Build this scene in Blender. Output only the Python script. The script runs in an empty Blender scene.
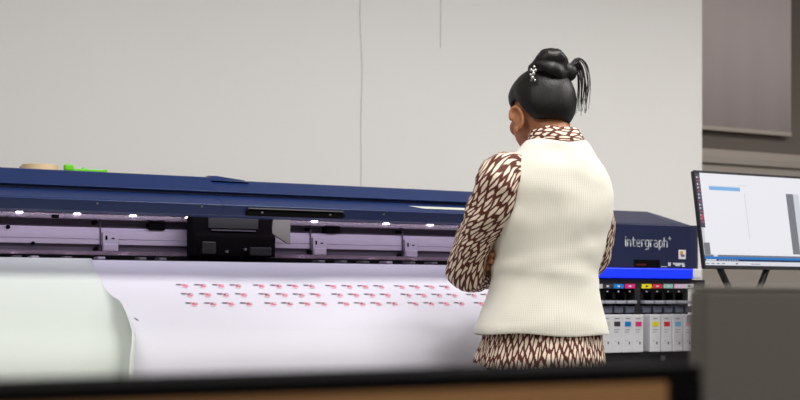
import bpy, bmesh, math, random
from mathutils import Vector, Matrix, noise
random.seed(7)
S = bpy.context.scene
COL = S.collection
PI = math.pi
H = 0.95                      # camera height
F = 1200.0                    # focal length in pixels (800 wide)
CA, SA = 0.894427, 0.447214   # camera yaw 26.57 degrees towards +X

# ------------------------------------------------------------------ helpers
def at(px, py, Y):
    """world X, Z of the photo point (px, py) lying on the plane Y"""
    t = (px - 400) / F
    dx, dy = SA + CA * t, CA - SA * t
    D = Y / dy
    return D * dx, H + (300 - py) * D / F

def X_(px, Y): return at(px, 300, Y)[0]

def col(c):
    def l(v):
        v /= 255.0
        return v / 12.92 if v <= 0.04045 else ((v + 0.055) / 1.055) ** 2.4
    return (l(c[0]), l(c[1]), l(c[2]), 1)

MATS = {}
def mat(name, rgb, rough=0.5, metal=0.0, emit=None, estr=1.0, spec=0.5, noise_amt=0.0, noise_scale=8.0, bump=0.0, bump_scale=60.0, coat=0.0, sheen=0.0):
    m = bpy.data.materials.new(name); m.use_nodes = True
    nt = m.node_tree; b = nt.nodes['Principled BSDF']
    b.inputs['Base Color'].default_value = col(rgb)
    b.inputs['Roughness'].default_value = rough
    b.inputs['Metallic'].default_value = metal
    b.inputs['Specular IOR Level'].default_value = spec
    b.inputs['Coat Weight'].default_value = coat
    b.inputs['Sheen Weight'].default_value = sheen
    if emit:
        b.inputs['Emission Color'].default_value = col(emit)
        b.inputs['Emission Strength'].default_value = estr
    tc = nt.nodes.new('ShaderNodeTexCoord')
    if noise_amt > 0:
        n = nt.nodes.new('ShaderNodeTexNoise'); n.inputs['Scale'].default_value = noise_scale
        n.inputs['Detail'].default_value = 4
        nt.links.new(tc.outputs['Object'], n.inputs['Vector'])
        mx = nt.nodes.new('ShaderNodeMix'); mx.data_type = 'RGBA'
        c = col(rgb)
        mx.inputs['A'].default_value = tuple(max(0, v * (1 - noise_amt)) for v in c[:3]) + (1,)
        mx.inputs['B'].default_value = tuple(min(1, v * (1 + noise_amt)) for v in c[:3]) + (1,)
        nt.links.new(n.outputs['Fac'], mx.inputs['Factor'])
        nt.links.new(mx.outputs['Result'], b.inputs['Base Color'])
    if bump > 0:
        n2 = nt.nodes.new('ShaderNodeTexNoise'); n2.inputs['Scale'].default_value = bump_scale
        nt.links.new(tc.outputs['Object'], n2.inputs['Vector'])
        bp = nt.nodes.new('ShaderNodeBump'); bp.inputs['Strength'].default_value = bump
        bp.inputs['Distance'].default_value = 0.004
        nt.links.new(n2.outputs['Fac'], bp.inputs['Height'])
        nt.links.new(bp.outputs['Normal'], b.inputs['Normal'])
    MATS[name] = m
    return m

def tag(o, label=None, cat=None, group=None, kind=None):
    if label: o['label'] = label
    if cat: o['category'] = cat
    if group: o['group'] = group
    if kind: o['kind'] = kind
    return o

def thing(name, loc, label, cat, group=None, rz=0.0):
    o = bpy.data.objects.new(name, None); COL.objects.link(o)
    o.location = loc; o.rotation_euler = (0, 0, rz); o.empty_display_size = 0.05
    return tag(o, label, cat, group)

def abs_loc(o):
    v = Vector((0, 0, 0))
    while o: v = v + o.location; o = o.parent
    return v

def link(name, bm, mats, parent=None, smooth=False, origin=None, local=False):
    """one mesh object; bm is in world space unless local=True"""
    if not isinstance(mats, (list, tuple)): mats = [mats]
    bmesh.ops.recalc_face_normals(bm, faces=bm.faces[:])
    off = Vector(origin) if origin is not None else Vector((0, 0, 0))
    if not local:
        base = abs_loc(parent) + off
        bmesh.ops.translate(bm, verts=bm.verts[:], vec=-base)
    me = bpy.data.meshes.new(name); bm.to_mesh(me); bm.free()
    for m in mats: me.materials.append(m)
    if smooth:
        for p in me.polygons: p.use_smooth = True
    o = bpy.data.objects.new(name, me); COL.objects.link(o)
    o.parent = parent
    o.location = off if not local else (0, 0, 0)
    return o

def sharp(o, ang=0.6):
    """smooth shading with hard edges kept above the angle"""
    bm = bmesh.new(); bm.from_mesh(o.data)
    for e in bm.edges:
        e.smooth = not (len(e.link_faces) == 2 and e.calc_face_angle(0) > ang)
    for f in bm.faces: f.smooth = True
    bm.to_mesh(o.data); bm.free()
    return o

def bevel(o, w=0.003, seg=2):
    m = o.modifiers.new('bevel', 'BEVEL'); m.width = w; m.segments = seg; m.limit_method = 'ANGLE'
    return o

def box(bm, x0, x1, y0, y1, z0, z1, mi=0):
    vs = [bm.verts.new(p) for p in ((x0,y0,z0),(x1,y0,z0),(x1,y1,z0),(x0,y1,z0),(x0,y0,z1),(x1,y0,z1),(x1,y1,z1),(x0,y1,z1))]
    for q in ((0,3,2,1),(4,5,6,7),(0,1,5,4),(1,2,6,5),(2,3,7,6),(3,0,4,7)):
        f = bm.faces.new([vs[i] for i in q]); f.material_index = mi
    return vs

def prism_x(bm, prof, x0, x1, mi=0):
    """closed (y, z) outline extruded along X"""
    a = [bm.verts.new((x0, y, z)) for y, z in prof]
    b = [bm.verts.new((x1, y, z)) for y, z in prof]
    n = len(prof)
    for i in range(n):
        f = bm.faces.new((a[i], a[(i+1) % n], b[(i+1) % n], b[i])); f.material_index = mi
    bm.faces.new(a[::-1]).material_index = mi; bm.faces.new(b).material_index = mi

def prism_y(bm, prof, y0, y1, mi=0):
    """closed (x, z) outline extruded along Y"""
    a = [bm.verts.new((x, y0, z)) for x, z in prof]
    b = [bm.verts.new((x, y1, z)) for x, z in prof]
    n = len(prof)
    for i in range(n):
        f = bm.faces.new((a[i], a[(i+1) % n], b[(i+1) % n], b[i])); f.material_index = mi
    bm.faces.new(a[::-1]).material_index = mi; bm.faces.new(b).material_index = mi

def cyl(bm, p0, p1, r0, r1=None, seg=24, cap=True, mi=0):
    if r1 is None: r1 = r0
    p0, p1 = Vector(p0), Vector(p1); d = (p1 - p0).normalized()
    u = d.orthogonal().normalized(); v = d.cross(u)
    A = [bm.verts.new(p0 + (u*math.cos(2*PI*i/seg) + v*math.sin(2*PI*i/seg))*r0) for i in range(seg)]
    B = [bm.verts.new(p1 + (u*math.cos(2*PI*i/seg) + v*math.sin(2*PI*i/seg))*r1) for i in range(seg)]
    for i in range(seg):
        bm.faces.new((A[i], A[(i+1) % seg], B[(i+1) % seg], B[i])).material_index = mi
    if cap:
        bm.faces.new(A[::-1]).material_index = mi; bm.faces.new(B).material_index = mi

def ellipsoid(bm, c, r, M=None, nu=24, nv=14):
    c = Vector(c)
    def P(th, ph):
        p = Vector((r[0]*math.sin(th)*math.cos(ph), r[1]*math.sin(th)*math.sin(ph), r[2]*math.cos(th)))
        if M is not None: p = M @ p
        return c + p
    top = bm.verts.new(P(0, 0)); bot = bm.verts.new(P(PI, 0))
    rows = [[bm.verts.new(P(PI*j/nv, 2*PI*i/nu)) for i in range(nu)] for j in range(1, nv)]
    for i in range(nu):
        k = (i+1) % nu
        bm.faces.new((top, rows[0][i], rows[0][k])); bm.faces.new((bot, rows[-1][k], rows[-1][i]))
        for j in range(nv-2):
            bm.faces.new((rows[j][i], rows[j+1][i], rows[j+1][k], rows[j][k]))

def catmull(pts, n=8):
    """smooth path through points of any dimension"""
    out = []
    P = [pts[0]] + list(pts) + [pts[-1]]
    for i in range(1, len(P)-2):
        for s in range(n):
            t = s / n
            out.append(tuple(0.5*((2*b) + (c-a)*t + (2*a-5*b+4*c-d)*t*t + (-a+3*b-3*c+d)*t**3)
                             for a, b, c, d in zip(P[i-1], P[i], P[i+1], P[i+2])))
    out.append(tuple(pts[-1]))
    return out

def tube(bm, pts, seg=16, round_ends=True, wob=0.0, wobs=18.0, uvl=None, ref=(0, 0, 1)):
    """pts: (x, y, z, r); UVs are metres around and along"""
    P = [Vector(p[:3]) for p in pts]; R = [p[3] for p in pts]
    if round_ends:
        d0 = (P[0]-P[1]).normalized(); d1 = (P[-1]-P[-2]).normalized()
        A = [(P[0]+d0*R[0]*math.sin(a), R[0]*math.cos(a)) for a in (1.45, 1.1, 0.6)]
        B = [(P[-1]+d1*R[-1]*math.sin(a), R[-1]*math.cos(a)) for a in (0.6, 1.1, 1.45)]
        P = [a[0] for a in A] + P + [b[0] for b in B]
        R = [a[1] for a in A] + R + [b[1] for b in B]
    rings = []; lens = [0.0]
    u = None
    for i, p in enumerate(P):
        d = (P[min(i+1, len(P)-1)] - P[max(i-1, 0)]).normalized()
        if u is None:
            r0 = Vector(ref)
            u = (r0 - d*r0.dot(d)); u = u.normalized() if u.length > 1e-4 else d.orthogonal().normalized()
        else:
            u = (u - d*u.dot(d)).normalized()
        v = d.cross(u)
        ring = []
        for k in range(seg):
            a = 2*PI*k/seg
            q = p + (u*math.cos(a) + v*math.sin(a))*R[i]
            if wob:
                q += (q-p).normalized() * noise.noise(q*wobs) * wob
            ring.append(bm.verts.new(q))
        rings.append(ring)
        if i: lens.append(lens[-1] + (P[i]-P[i-1]).length)
    ra = sum(R)/len(R)
    for i in range(len(rings)-1):
        for k in range(seg):
            k2 = (k+1) % seg
            f = bm.faces.new((rings[i][k], rings[i][k2], rings[i+1][k2], rings[i+1][k]))
            if uvl:
                for lp, (uu, vv) in zip(f.loops, ((k, i), (k+1, i), (k+1, i+1), (k, i+1))):
                    lp[uvl].uv = (uu/seg*2*PI*ra, lens[vv])
    bm.faces.new(rings[0][::-1]); bm.faces.new(rings[-1])

def loft(bm, rings, seg=48, uvl=None, cap0=False, cap1=False, p=2.0, fn=None):
    """rings: (z, cx, cy, w, dback, dfront); fn(vec, angle, i) adjusts a vertex"""
    R = []
    for i, (z, cx, cy, w, db, df) in enumerate(rings):
        row = []
        for k in range(seg):
            a = 2*PI*k/seg
            c, s = math.cos(a), math.sin(a)
            x = math.copysign(abs(c)**(2/p), c)*w
            y = math.copysign(abs(s)**(2/p), s)*(df if s > 0 else db)
            q = Vector((cx+x, cy+y, z))
            if fn: q = fn(q, a, i)
            row.append(bm.verts.new(q))
        R.append(row)
    for i in range(len(R)-1):
        for k in range(seg):
            k2 = (k+1) % seg
            f = bm.faces.new((R[i][k], R[i][k2], R[i+1][k2], R[i+1][k]))
            if uvl:
                for lp, (uu, vv) in zip(f.loops, ((k, i), (k+1, i), (k+1, i+1), (k, i+1))):
                    lp[uvl].uv = (uu/seg*1.0, rings[vv][0])
    if cap0: bm.faces.new(R[0][::-1])
    if cap1: bm.faces.new(R[-1])
    return R

def remesh(o, vox, smooth_it=4):
    m = o.modifiers.new('r', 'REMESH'); m.mode = 'VOXEL'; m.voxel_size = vox; m.use_smooth_shade = True
    s = o.modifiers.new('s', 'SMOOTH'); s.factor = 0.5; s.iterations = smooth_it
    dg = bpy.context.evaluated_depsgraph_get(); dg.update()
    me = bpy.data.meshes.new_from_object(o.evaluated_get(dg))
    mats = [x for x in o.data.materials]
    o.modifiers.clear(); o.data = me
    me.materials.clear()
    for x in mats: me.materials.append(x)
    for p_ in me.polygons: p_.use_smooth = True; p_.material_index = 0
    return o

# ------------------------------------------------------------------ materials
M_wall   = mat('wall_paint', (238, 237, 235), 0.85, noise_amt=0.02, noise_scale=1.5)
M_seam   = mat('wall_seam', (188, 186, 184), 0.8)
M_taupe  = mat('taupe_wall', (146, 138, 130), 0.7)
M_floor  = mat('floor_vinyl', (120, 118, 116), 0.45, noise_amt=0.08, noise_scale=30)
M_ceil   = mat('ceiling_tile', (225, 225, 222), 0.9)
M_navy   = mat('navy_shell', (25, 45, 94), 0.35, spec=0.45, bump=0.04, bump_scale=400)
M_navyd  = mat('navy_box', (27, 34, 68), 0.42, bump=0.04, bump_scale=400)
M_black  = mat('black_plastic', (22, 22, 25), 0.45)
M_blackm = mat('black_matte', (12, 11, 12), 0.9, spec=0.05)
M_alu    = mat('brushed_aluminium', (196, 186, 204), 0.42, 0.55, noise_amt=0.05, noise_scale=40)
M_alug   = mat('grey_aluminium', (84, 78, 90), 0.5, 0.5)
M_pol    = mat('polished_rail', (215, 200, 212), 0.18, 0.85)
M_copper = mat('copper_tape', (110, 70, 62), 0.35, 0.5)
M_vinyl  = mat('white_vinyl', (208, 207, 218), 0.6, noise_amt=0.015, noise_scale=5)
M_vinyl2 = mat('backing_paper', (206, 214, 208), 0.6, noise_amt=0.015, noise_scale=5)
M_inkk   = mat('print_black', (52, 44, 58), 0.5)
M_inkr   = mat('print_red', (226, 70, 98), 0.5)
M_inkp   = mat('print_pink', (246, 178, 198), 0.5)
M_ledb   = mat('blue_led', (8, 30, 200), 0.4, emit=(12, 48, 255), estr=1.0)
M_glint   = mat('white_glint', (255, 250, 255), 0.4, emit=(255, 236, 255), estr=14.0)  # glow for the reflected spots drawn on the guide rail
M_white  = mat('white_plastic', (226, 226, 230), 0.4)
M_logo   = mat('logo_grey', (206, 210, 220), 0.45)
M_steel  = mat('steel_grey', (120, 118, 124), 0.4, 0.6)
M_latch  = mat('latch_grey', (158, 160, 170), 0.4)
M_flap   = mat('flap_grey', (84, 88, 102), 0.4)
M_bay    = mat('bay_dark', (26, 26, 30), 0.5)
M_bracket= mat('olive_grey', (118, 116, 108), 0.55)
M_tape   = mat('masking_tape', (232, 206, 164), 0.7)
M_core   = mat('card_core', (150, 140, 128), 0.8)
M_green  = mat('green_plastic', (110, 214, 30), 0.4)
M_pale   = mat('pale_strip', (226, 226, 176), 0.5)
M_wood   = mat('warm_wood', (152, 108, 62), 0.55, noise_amt=0.18, noise_scale=6)
M_divid  = mat('divider_grey', (98, 94, 87), 0.7, bump=0.1, bump_scale=300)
M_divtop = mat('divider_trim', (128, 125, 118), 0.5)
M_blind  = mat('blind_fabric', (186, 174, 174), 0.38, noise_amt=0.06, noise_scale=2.0)
M_glass  = mat('window_glass', (98, 90, 84), 0.15)
M_frame  = mat('window_frame', (160, 150, 142), 0.5)
M_case   = mat('monitor_case', (28, 28, 34), 0.4)
M_desk   = mat('cart_grey', (170, 168, 166), 0.5)
M_skin   = mat('skin', (168, 110, 74), 0.5, noise_amt=0.06, noise_scale=30)
M_eye    = mat('eye_white', (225, 220, 214), 0.2)
M_trouser= mat('trouser_black', (30, 29, 32), 0.85)
M_shoe   = mat('shoe_black', (24, 23, 24), 0.4)
M_clip   = mat('silver_clip', (190, 186, 182), 0.25, 0.9)
M_cream  = mat('pale_cream', (206, 208, 198), 0.5)

def hair_mat():
    m = mat('hair', (13, 10, 10), 0.45, spec=0.35); nt = m.node_tree; b = nt.nodes['Principled BSDF']
    tc = nt.nodes.new('ShaderNodeTexCoord'); mp = nt.nodes.new('ShaderNodeMapping')
    mp.inputs['Scale'].default_value = (300, 300, 18)
    n = nt.nodes.new('ShaderNodeTexNoise'); n.inputs['Scale'].default_value = 1.0; n.inputs['Detail'].default_value = 3
    bp = nt.nodes.new('ShaderNodeBump'); bp.inputs['Strength'].default_value = 0.5; bp.inputs['Distance'].default_value = 0.002
    nt.links.new(tc.outputs['Object'], mp.inputs['Vector']); nt.links.new(mp.outputs['Vector'], n.inputs['Vector'])
    nt.links.new(n.outputs['Fac'], bp.inputs['Height']); nt.links.new(bp.outputs['Normal'], b.inputs['Normal'])
    return m
M_hair = hair_mat()

def knit_mat():
    m = mat('cream_knit', (229, 226, 213), 0.9, sheen=0.3); nt = m.node_tree; b = nt.nodes['Principled BSDF']
    uv = nt.nodes.new('ShaderNodeUVMap'); uv.uv_map = 'UVMap'
    w = nt.nodes.new('ShaderNodeTexWave'); w.wave_type = 'BANDS'; w.bands_direction = 'X'
    w.inputs['Scale'].default_value = 56; w.inputs['Distortion'].default_value = 0.25; w.inputs['Detail'].default_value = 1
    w2 = nt.nodes.new('ShaderNodeTexWave'); w2.wave_type = 'BANDS'; w2.bands_direction = 'Y'
    w2.inputs['Scale'].default_value = 70; w2.inputs['Distortion'].default_value = 0.6
    ad = nt.nodes.new('ShaderNodeMath'); ad.operation = 'MULTIPLY_ADD'; ad.inputs[1].default_value = 0.3
    bp = nt.nodes.new('ShaderNodeBump'); bp.inputs['Strength'].default_value = 0.2; bp.inputs['Distance'].default_value = 0.002
    for q in (w, w2): nt.links.new(uv.outputs['UV'], q.inputs['Vector'])
    nt.links.new(w2.outputs['Fac'], ad.inputs[0]); nt.links.new(w.outputs['Fac'], ad.inputs[2])
    nt.links.new(ad.outputs[0], bp.inputs['Height']); nt.links.new(bp.outputs['Normal'], b.inputs['Normal'])
    return m
M_knit = knit_mat()

def dash_mat(name, sx, sy, rot=0.0, thr=0.16):
    """rust cloth with cream brush dashes, in metres of UV"""
    m = mat(name, (104, 44, 22), 0.75); nt = m.node_tree; b = nt.nodes['Principled BSDF']
    uv = nt.nodes.new('ShaderNodeUVMap'); uv.uv_map = 'UVMap'
    mp = nt.nodes.new('ShaderNodeMapping'); mp.inputs['Rotation'].default_value = (0, 0, rot)
    mp2 = nt.nodes.new('ShaderNodeMapping'); mp2.inputs['Rotation'].default_value = (0, 0, 0.52)
    mp3 = nt.nodes.new('ShaderNodeMapping'); mp3.inputs['Scale'].default_value = (1/sx, 1/sy, 1)
    n = nt.nodes.new('ShaderNodeTexNoise'); n.inputs['Scale'].default_value = 3.0; n.inputs['Detail'].default_value = 2
    am = nt.nodes.new('ShaderNodeVectorMath'); am.operation = 'MULTIPLY_ADD'; am.inputs[1].default_value = (0.25, 0.25, 0)
    v = nt.nodes.new('ShaderNodeTexVoronoi'); v.voronoi_dimensions = '2D'; v.feature = 'DISTANCE_TO_EDGE'
    v.inputs['Scale'].default_value = 1.0; v.inputs['Randomness'].default_value = 0.72
    r = nt.nodes.new('ShaderNodeMapRange'); r.inputs['From Min'].default_value = thr-0.03; r.inputs['From Max'].default_value = thr+0.03
    mx = nt.nodes.new('ShaderNodeMix'); mx.data_type = 'RGBA'
    mx.inputs['A'].default_value = col((86, 31, 12)); mx.inputs['B'].default_value = col((238, 220, 200))
    L = nt.links.new
    L(uv.outputs['UV'], mp.inputs['Vector']); L(mp.outputs['Vector'], mp3.inputs['Vector']); L(mp3.outputs['Vector'], mp2.inputs['Vector'])
    L(mp2.outputs['Vector'], n.inputs['Vector']); L(n.outputs['Color'], am.inputs[0]); L(mp2.outputs['Vector'], am.inputs[2])
    L(am.outputs['Vector'], v.inputs['Vector']); L(v.outputs['Distance'], r.inputs['Value'])
    L(r.outputs['Result'], mx.inputs['Factor']); L(mx.outputs['Result'], b.inputs['Base Color'])
    return m
M_dash  = dash_mat('dash_cloth_sleeve', 0.0092, 0.036, 0.38, 0.18)
M_dashv = dash_mat('dash_cloth_tail', 0.0098, 0.040, 0.06, 0.18)
M_dashh = dash_mat('dash_cloth_collar', 0.034, 0.0095, 0.0, 0.19)

# ------------------------------------------------------------------ the setting
WY = 4.5
xe = X_(702, WY)
def struct(name, bm, m, **k):
    return tag(link(name, bm, m, **k), kind='structure')
b = bmesh.new(); box(b, -4, 7.5, -2.5, 6.0, -0.1, 0); struct('floor', b, M_floor)
b = bmesh.new(); box(b, -4, 7.5, -2.5, 6.0, 3.0, 3.1); struct('ceiling', b, M_ceil)
b = bmesh.new(); box(b, -4, xe, WY, WY+0.14, 0, 3.0); struct('wall_back', b, M_wall)
b = bmesh.new(); box(b, -4.1, -4, -2.5, 6.0, 0, 3.0); struct('wall_left', b, M_wall)
b = bmesh.new(); box(b, 7.5, 7.6, -2.5, 6.0, 0, 3.0); struct('wall_right', b, M_wall)
b = bmesh.new(); box(b, -4, 7.5, -2.6, -2.5, 0, 3.0); struct('wall_front', b, M_wall)
# window bay to the right of the pale wall
zs = at(740, 160, WY+0.06)[1]
b = bmesh.new(); box(b, xe, 7.5, WY+0.02, WY+0.14, 0, zs-0.03); struct('wall_under_window', b, M_taupe)
b = bmesh.new(); box(b, xe, 7.5, WY+0.02, WY+0.14, 2.8, 3.0); struct('wall_over_window', b, M_wall)
wx1 = X_(860, WY+0.1)
b = bmesh.new(); box(b, wx1, 7.5, WY+0.02, WY+0.14, zs-0.03, 2.8); struct('wall_beside_window', b, M_wall)
b = bmesh.new()
for x0, x1, z0, z1 in ((xe, wx1, zs, zs+0.05), (xe, wx1, 2.74, 2.8), (xe, xe+0.04, zs+0.05, 2.74), (wx1-0.05, wx1, zs+0.05, 2.74)):
    box(b, x0, x1, WY+0.09, WY+0.14, z0, z1)
wf = struct('window_1', b, M_frame)
b = bmesh.new(); box(b, xe+0.04, wx1-0.05, WY+0.11, WY+0.118, zs+0.05, 2.74); link('window_pane', b, M_glass, parent=wf)
b = bmesh.new(); box(b, xe, wx1, WY+0.0, WY+0.09, zs-0.03, zs); link('window_sill', b, M_taupe, parent=wf)
# roller blind
by = WY+0.07
bz = at(745, 133, by)[1]; bx1 = X_(791, by)
rb = thing('roller_blind', (xe+0.5, by, bz), 'grey mauve roller blind half lowered over the dark window on the right', 'blind')
b = bmesh.new()
N = 24
fr = []; bk = []
for i in range(N+1):
    x = xe+0.012+(bx1-xe-0.012)*i/N
    wv = 0.004*math.sin(i*0.9)
    fr.append((b.verts.new((x, by-0.001+wv, bz+0.02)), b.verts.new((x, by-0.001, 2.72))))
    bk.append((b.verts.new((x, by+0.001+wv, bz+0.02)), b.verts.new((x, by+0.001, 2.72))))
for i in range(N):
    b.faces.new((fr[i][0], fr[i+1][0], fr[i+1][1], fr[i][1])); b.faces.new((bk[i][0], bk[i][1], bk[i+1][1], bk[i+1][0]))
    b.faces.new((fr[i][0], bk[i][0], bk[i+1][0], fr[i+1][0]))
link('blind_fabric', b, M_blind, parent=rb, smooth=True)
b = bmesh.new(); box(b, xe+0.012, bx1, by-0.006, by+0.008, bz, bz+0.022); bevel(link('bottom_bar', b, M_frame, parent=rb), 0.003)
b = bmesh.new(); cyl(b, (xe+0.005, by-0.01, 2.75), (wx1-0.02, by-0.01, 2.75), 0.028); link('roller', b, M_frame, parent=rb, smooth=False)
# wall panel joints
def seam(name, px, z0, z1, wob):
    b = bmesh.new()
    x0 = X_(px, WY)
    n = 40; w = 0.0016
    L = []
    for i in range(n+1):
        z = z0+(z1-z0)*i/n
        x = x0 + wob*noise.noise(Vector((z*4.0, px, 0)))
        L.append([b.verts.new((x+dx, WY-dy, z)) for dx, dy in ((-w, -0.001), (-w, 0.0012), (w, 0.0012), (w, -0.001))])
    for i in range(n):
        for k in range(3): b.faces.new((L[i][k], L[i][k+1], L[i+1][k+1], L[i+1][k]))
    struct(name, b, M_seam)
seam('trim_1', 361, 0.1, 3.0, 0.008)
seam('trim_2', 440.5, at(440, 48, WY)[1], 3.0, 0.004)
b = bmesh.new(); box(b, -4, xe, WY-0.015, WY, 0, 0.09); struct('baseboard_back', b, M_frame)

# ------------------------------------------------------------------ the printer
PX0 = -0.15
XE0, XE1 = X_(583, 3.35), X_(689.5, 3.35)   # right end box
pr = thing('large_format_printer', (1.4, 3.5, 0), 'long navy blue roll printer with open front slot and a lettered end box', 'printer')

# hood covers
def hood_prof(dz=0.0):
    return [(3.318, H+.2430), (3.299, H+.272), (3.303, H+.2765), (3.358, H+.3020), (3.376, H+.3045), (3.376, H+.3115), (3.363, H+.3130), (3.361, H+.3160),
            (3.425, H+.3590+dz), (3.445, H+.3627+dz), (3.80, H+.3627+dz), (3.98, H+.34), (4.00, H+.30), (4.00, H+.16), (3.80, H+.16), (3.80, H+.31), (3.44, H+.31), (3.42, H+.252), (3.40, H+.2424)]
XJ = X_(226, 3.36)
b = bmesh.new(); prism_x(b, hood_prof(0.003), PX0, XJ-0.03)
# rounded raised end of the left cover
hl = link('hood_cover', b, M_navy, parent=pr); bevel(hl, 0.004, 2)
b = bmesh.new()
pts = [(XJ-0.03, 0.0), (XJ-0.025, 0.006), (XJ, 0.0068), (XJ+0.03, 0.003), (XJ+0.08, -0.002), (XJ+0.09, -0.006)]
rows = []
for x, dz in pts:
    rows.append([b.verts.new((x, y, z)) for y, z in ((3.41, H+.352), (3.428, H+.3605+dz), (3.448, H+.364+dz), (3.78, H+.364+dz), (3.80, H+.352))])
for i in range(len(rows)-1):
    for k in range(4): b.faces.new((rows[i][k], rows[i][k+1], rows[i+1][k+1], rows[i+1][k]))
    b.faces.new((rows[i][0], rows[i+1][0], rows[i+1][4], rows[i][4]))
b.faces.new(rows[0]); b.faces.new(rows[-1][::-1])
link('cover_joint', b, M_navy, parent=pr)
b = bmesh.new(); prism_x(b, hood_prof(-0.004), XJ-0.03, XE0)
hr = link('hood_cover', b, M_navy, parent=pr); bevel(hr, 0.004, 2)
# handle recess in the hood's lower face
hx0, hx1 = X_(247, 3.3), X_(346, 3.3)
b = bmesh.new()
prism_y(b, [(hx0, H+.2445), (hx1-0.012, H+.2445), (hx1, H+.252), (hx1-0.012, H+.2635), (hx0+0.006, H+.2635), (hx0, H+.258)], 3.299, 3.318)
hd = link('handle_recess', b, M_blackm, parent=hr); bevel(hd, 0.002)
b = bmesh.new(); box(b, hx0+0.004, hx1-0.01, 3.294, 3.308, H+.2635, H+.2665); link('handle_lip', b, M_steel, parent=hd)
for px in (262, 330):
    b = bmesh.new(); x = X_(px, 3.3); cyl(b, (x, 3.2975, H+.2545), (x, 3.301, H+.2545), 0.003, seg=12)
    link('handle_screw', b, M_steel, parent=hd)
# screws on the navy front
for px, dz in ((97.5, .264), (202, .266), (384, .262)):
    x = X_(px, 3.3); b = bmesh.new(); cyl(b, (x, 3.299, H+dz), (x, 3.310, H+dz), 0.0028, seg=12)
    link('hood_screw', b, M_steel, parent=pr)
# pale wedge strip on the slanted band
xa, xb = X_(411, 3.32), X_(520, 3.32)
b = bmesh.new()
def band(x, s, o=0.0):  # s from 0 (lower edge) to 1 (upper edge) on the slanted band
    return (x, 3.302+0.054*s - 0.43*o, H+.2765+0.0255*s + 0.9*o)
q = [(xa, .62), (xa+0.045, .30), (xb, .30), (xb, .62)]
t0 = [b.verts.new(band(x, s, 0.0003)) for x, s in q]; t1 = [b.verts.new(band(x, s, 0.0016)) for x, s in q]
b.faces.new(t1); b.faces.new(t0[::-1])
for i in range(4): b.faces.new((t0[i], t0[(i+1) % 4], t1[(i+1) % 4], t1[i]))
tag(link('pale_wedge', b, M_cream, parent=pr), 'pale pointed strip along the navy cover')

# beam inside the slot (extruded sections)
IX0, IX1 = PX0+0.02, XE0
def part_x(name, prof, m, x0=IX0, x1=IX1, parent=pr):
    b = bmesh.new(); prism_x(b, prof, x0, x1); return link(name, b, m, parent=parent)
def rect(y0, y1, z0, z1): return [(y0, H+z0), (y1, H+z0), (y1, H+z1), (y0, H+z1)]
part_x('rear_body', rect(3.74, 3.80, -.25, .31), M_alug)
part_x('rail_panel', [(3.70, H+.171), (3.74, H+.171), (3.74, H+.2216), (3.704, H+.2216), (3.704, H+.2175), (3.70, H+.2157), (3.70, H+.1875), (3.703, H+.1865), (3.703, H+.1850), (3.70, H+.1840)], M_alu)
part_x('rail_channel', rect(3.725, 3.74, .2216, .245), M_alug)
part_x('guide_rail', [(3.66, H+.247), (3.672, H+.244), (3.74, H+.244), (3.74, H+.262), (3.668, H+.262), (3.66, H+.259)], M_pol)
part_x('copper_tape', rect(3.664, 3.74, .262, .272), M_copper)
part_x('cable_tray', rect(3.60, 3.74, .285, .31), M_blackm)
part_x('lower_channel', rect(3.715, 3.74, .148, .171), M_alug)
part_x('lower_strip', [(3.665, H+.1365), (3.74, H+.1365), (3.74, H+.149), (3.677, H+.149), (3.665, H+.137)], M_pol)
part_x('roller_base', [(3.578, H+.06), (3.74, H+.06), (3.74, H+.1365), (3.655, H+.1365), (3.64, H+.124), (3.578, H+.119)], M_blackm)
# pinch rollers: small tabs peeping over the sheet
for px in (16, 33, 66, 99, 140, 160, 318, 340, 362, 385, 408, 430):
    x = X_(px, 3.62); b = bmesh.new(); box(b, x-0.011, x+0.011, 3.585, 3.66, H+.1195, H+.1285)
    bevel(link('pinch_roller', b, M_alu if px % 2 else M_steel, parent=pr), 0.002)
# carriage brackets on the rail
for px in (110.5, 319.5, 411):
    x = X_(px, 3.69)
    b = bmesh.new(); box(b, x-0.024, x+0.024, 3.688, 3.70, H+.150, H+.208)
    k = link('rail_bracket', b, M_alu, parent=pr); bevel(k, 0.002)
    b = bmesh.new(); box(b, x-0.022, x+0.022, 3.682, 3.6875, H+.152, H+.172); bevel(link('bracket_foot', b, M_alu, parent=k), 0.002)
    for q in ((-.016, -.010, .184, .197), (.003, .012, .187, .191)):
        b = bmesh.new(); box(b, x+q[0], x+q[1], 3.6865, 3.689, H+q[2], H+q[3]); link('bracket_slot', b, M_blackm, parent=k)
    b = bmesh.new(); box(b, x-0.031, x-0.0275, 3.695, 3.7, H+.152, H+.24)
    link('bracket_edge', b, M_alug, parent=k)
# dark screws and caps on the beam
for px, py, r in ((8, 227, .006), (33, 243, .005), (95.5, 222.5, .006), (96, 249, .006), (309, 229, .005), (400, 232, .005), (400, 255, .005), (310, 252, .005)):
    x, z = at(px, py, 3.695); b = bmesh.new(); cyl(b, (x, 3.69, z), (x, 3.735, z), r, seg=14)
    link('rail_screw', b, M_blackm, parent=pr)
for px, py in ((157, 226.5), (333, 229.5)):
    x, z = at(px, py, 3.69); b = bmesh.new(); box(b, x-0.026, x+0.026, 3.685, 3.73, z-0.011, z+0.011)
    bevel(link('sensor_block', b, M_blackm, parent=pr), 0.003)
for px in (55, 369):
    x, z = at(px, 216, 3.66); b = bmesh.new(); box(b, x-0.010, x+0.010, 3.652, 3.668, z-0.006, z+0.004)
    link('stop_block', b, M_blackm, parent=pr)
# small glowing rods drawn as the LED glints along the rail
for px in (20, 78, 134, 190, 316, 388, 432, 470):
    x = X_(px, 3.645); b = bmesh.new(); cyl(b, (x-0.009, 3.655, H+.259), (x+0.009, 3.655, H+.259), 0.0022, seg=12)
    link('rail_glint', b, M_glint, parent=pr)

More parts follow.
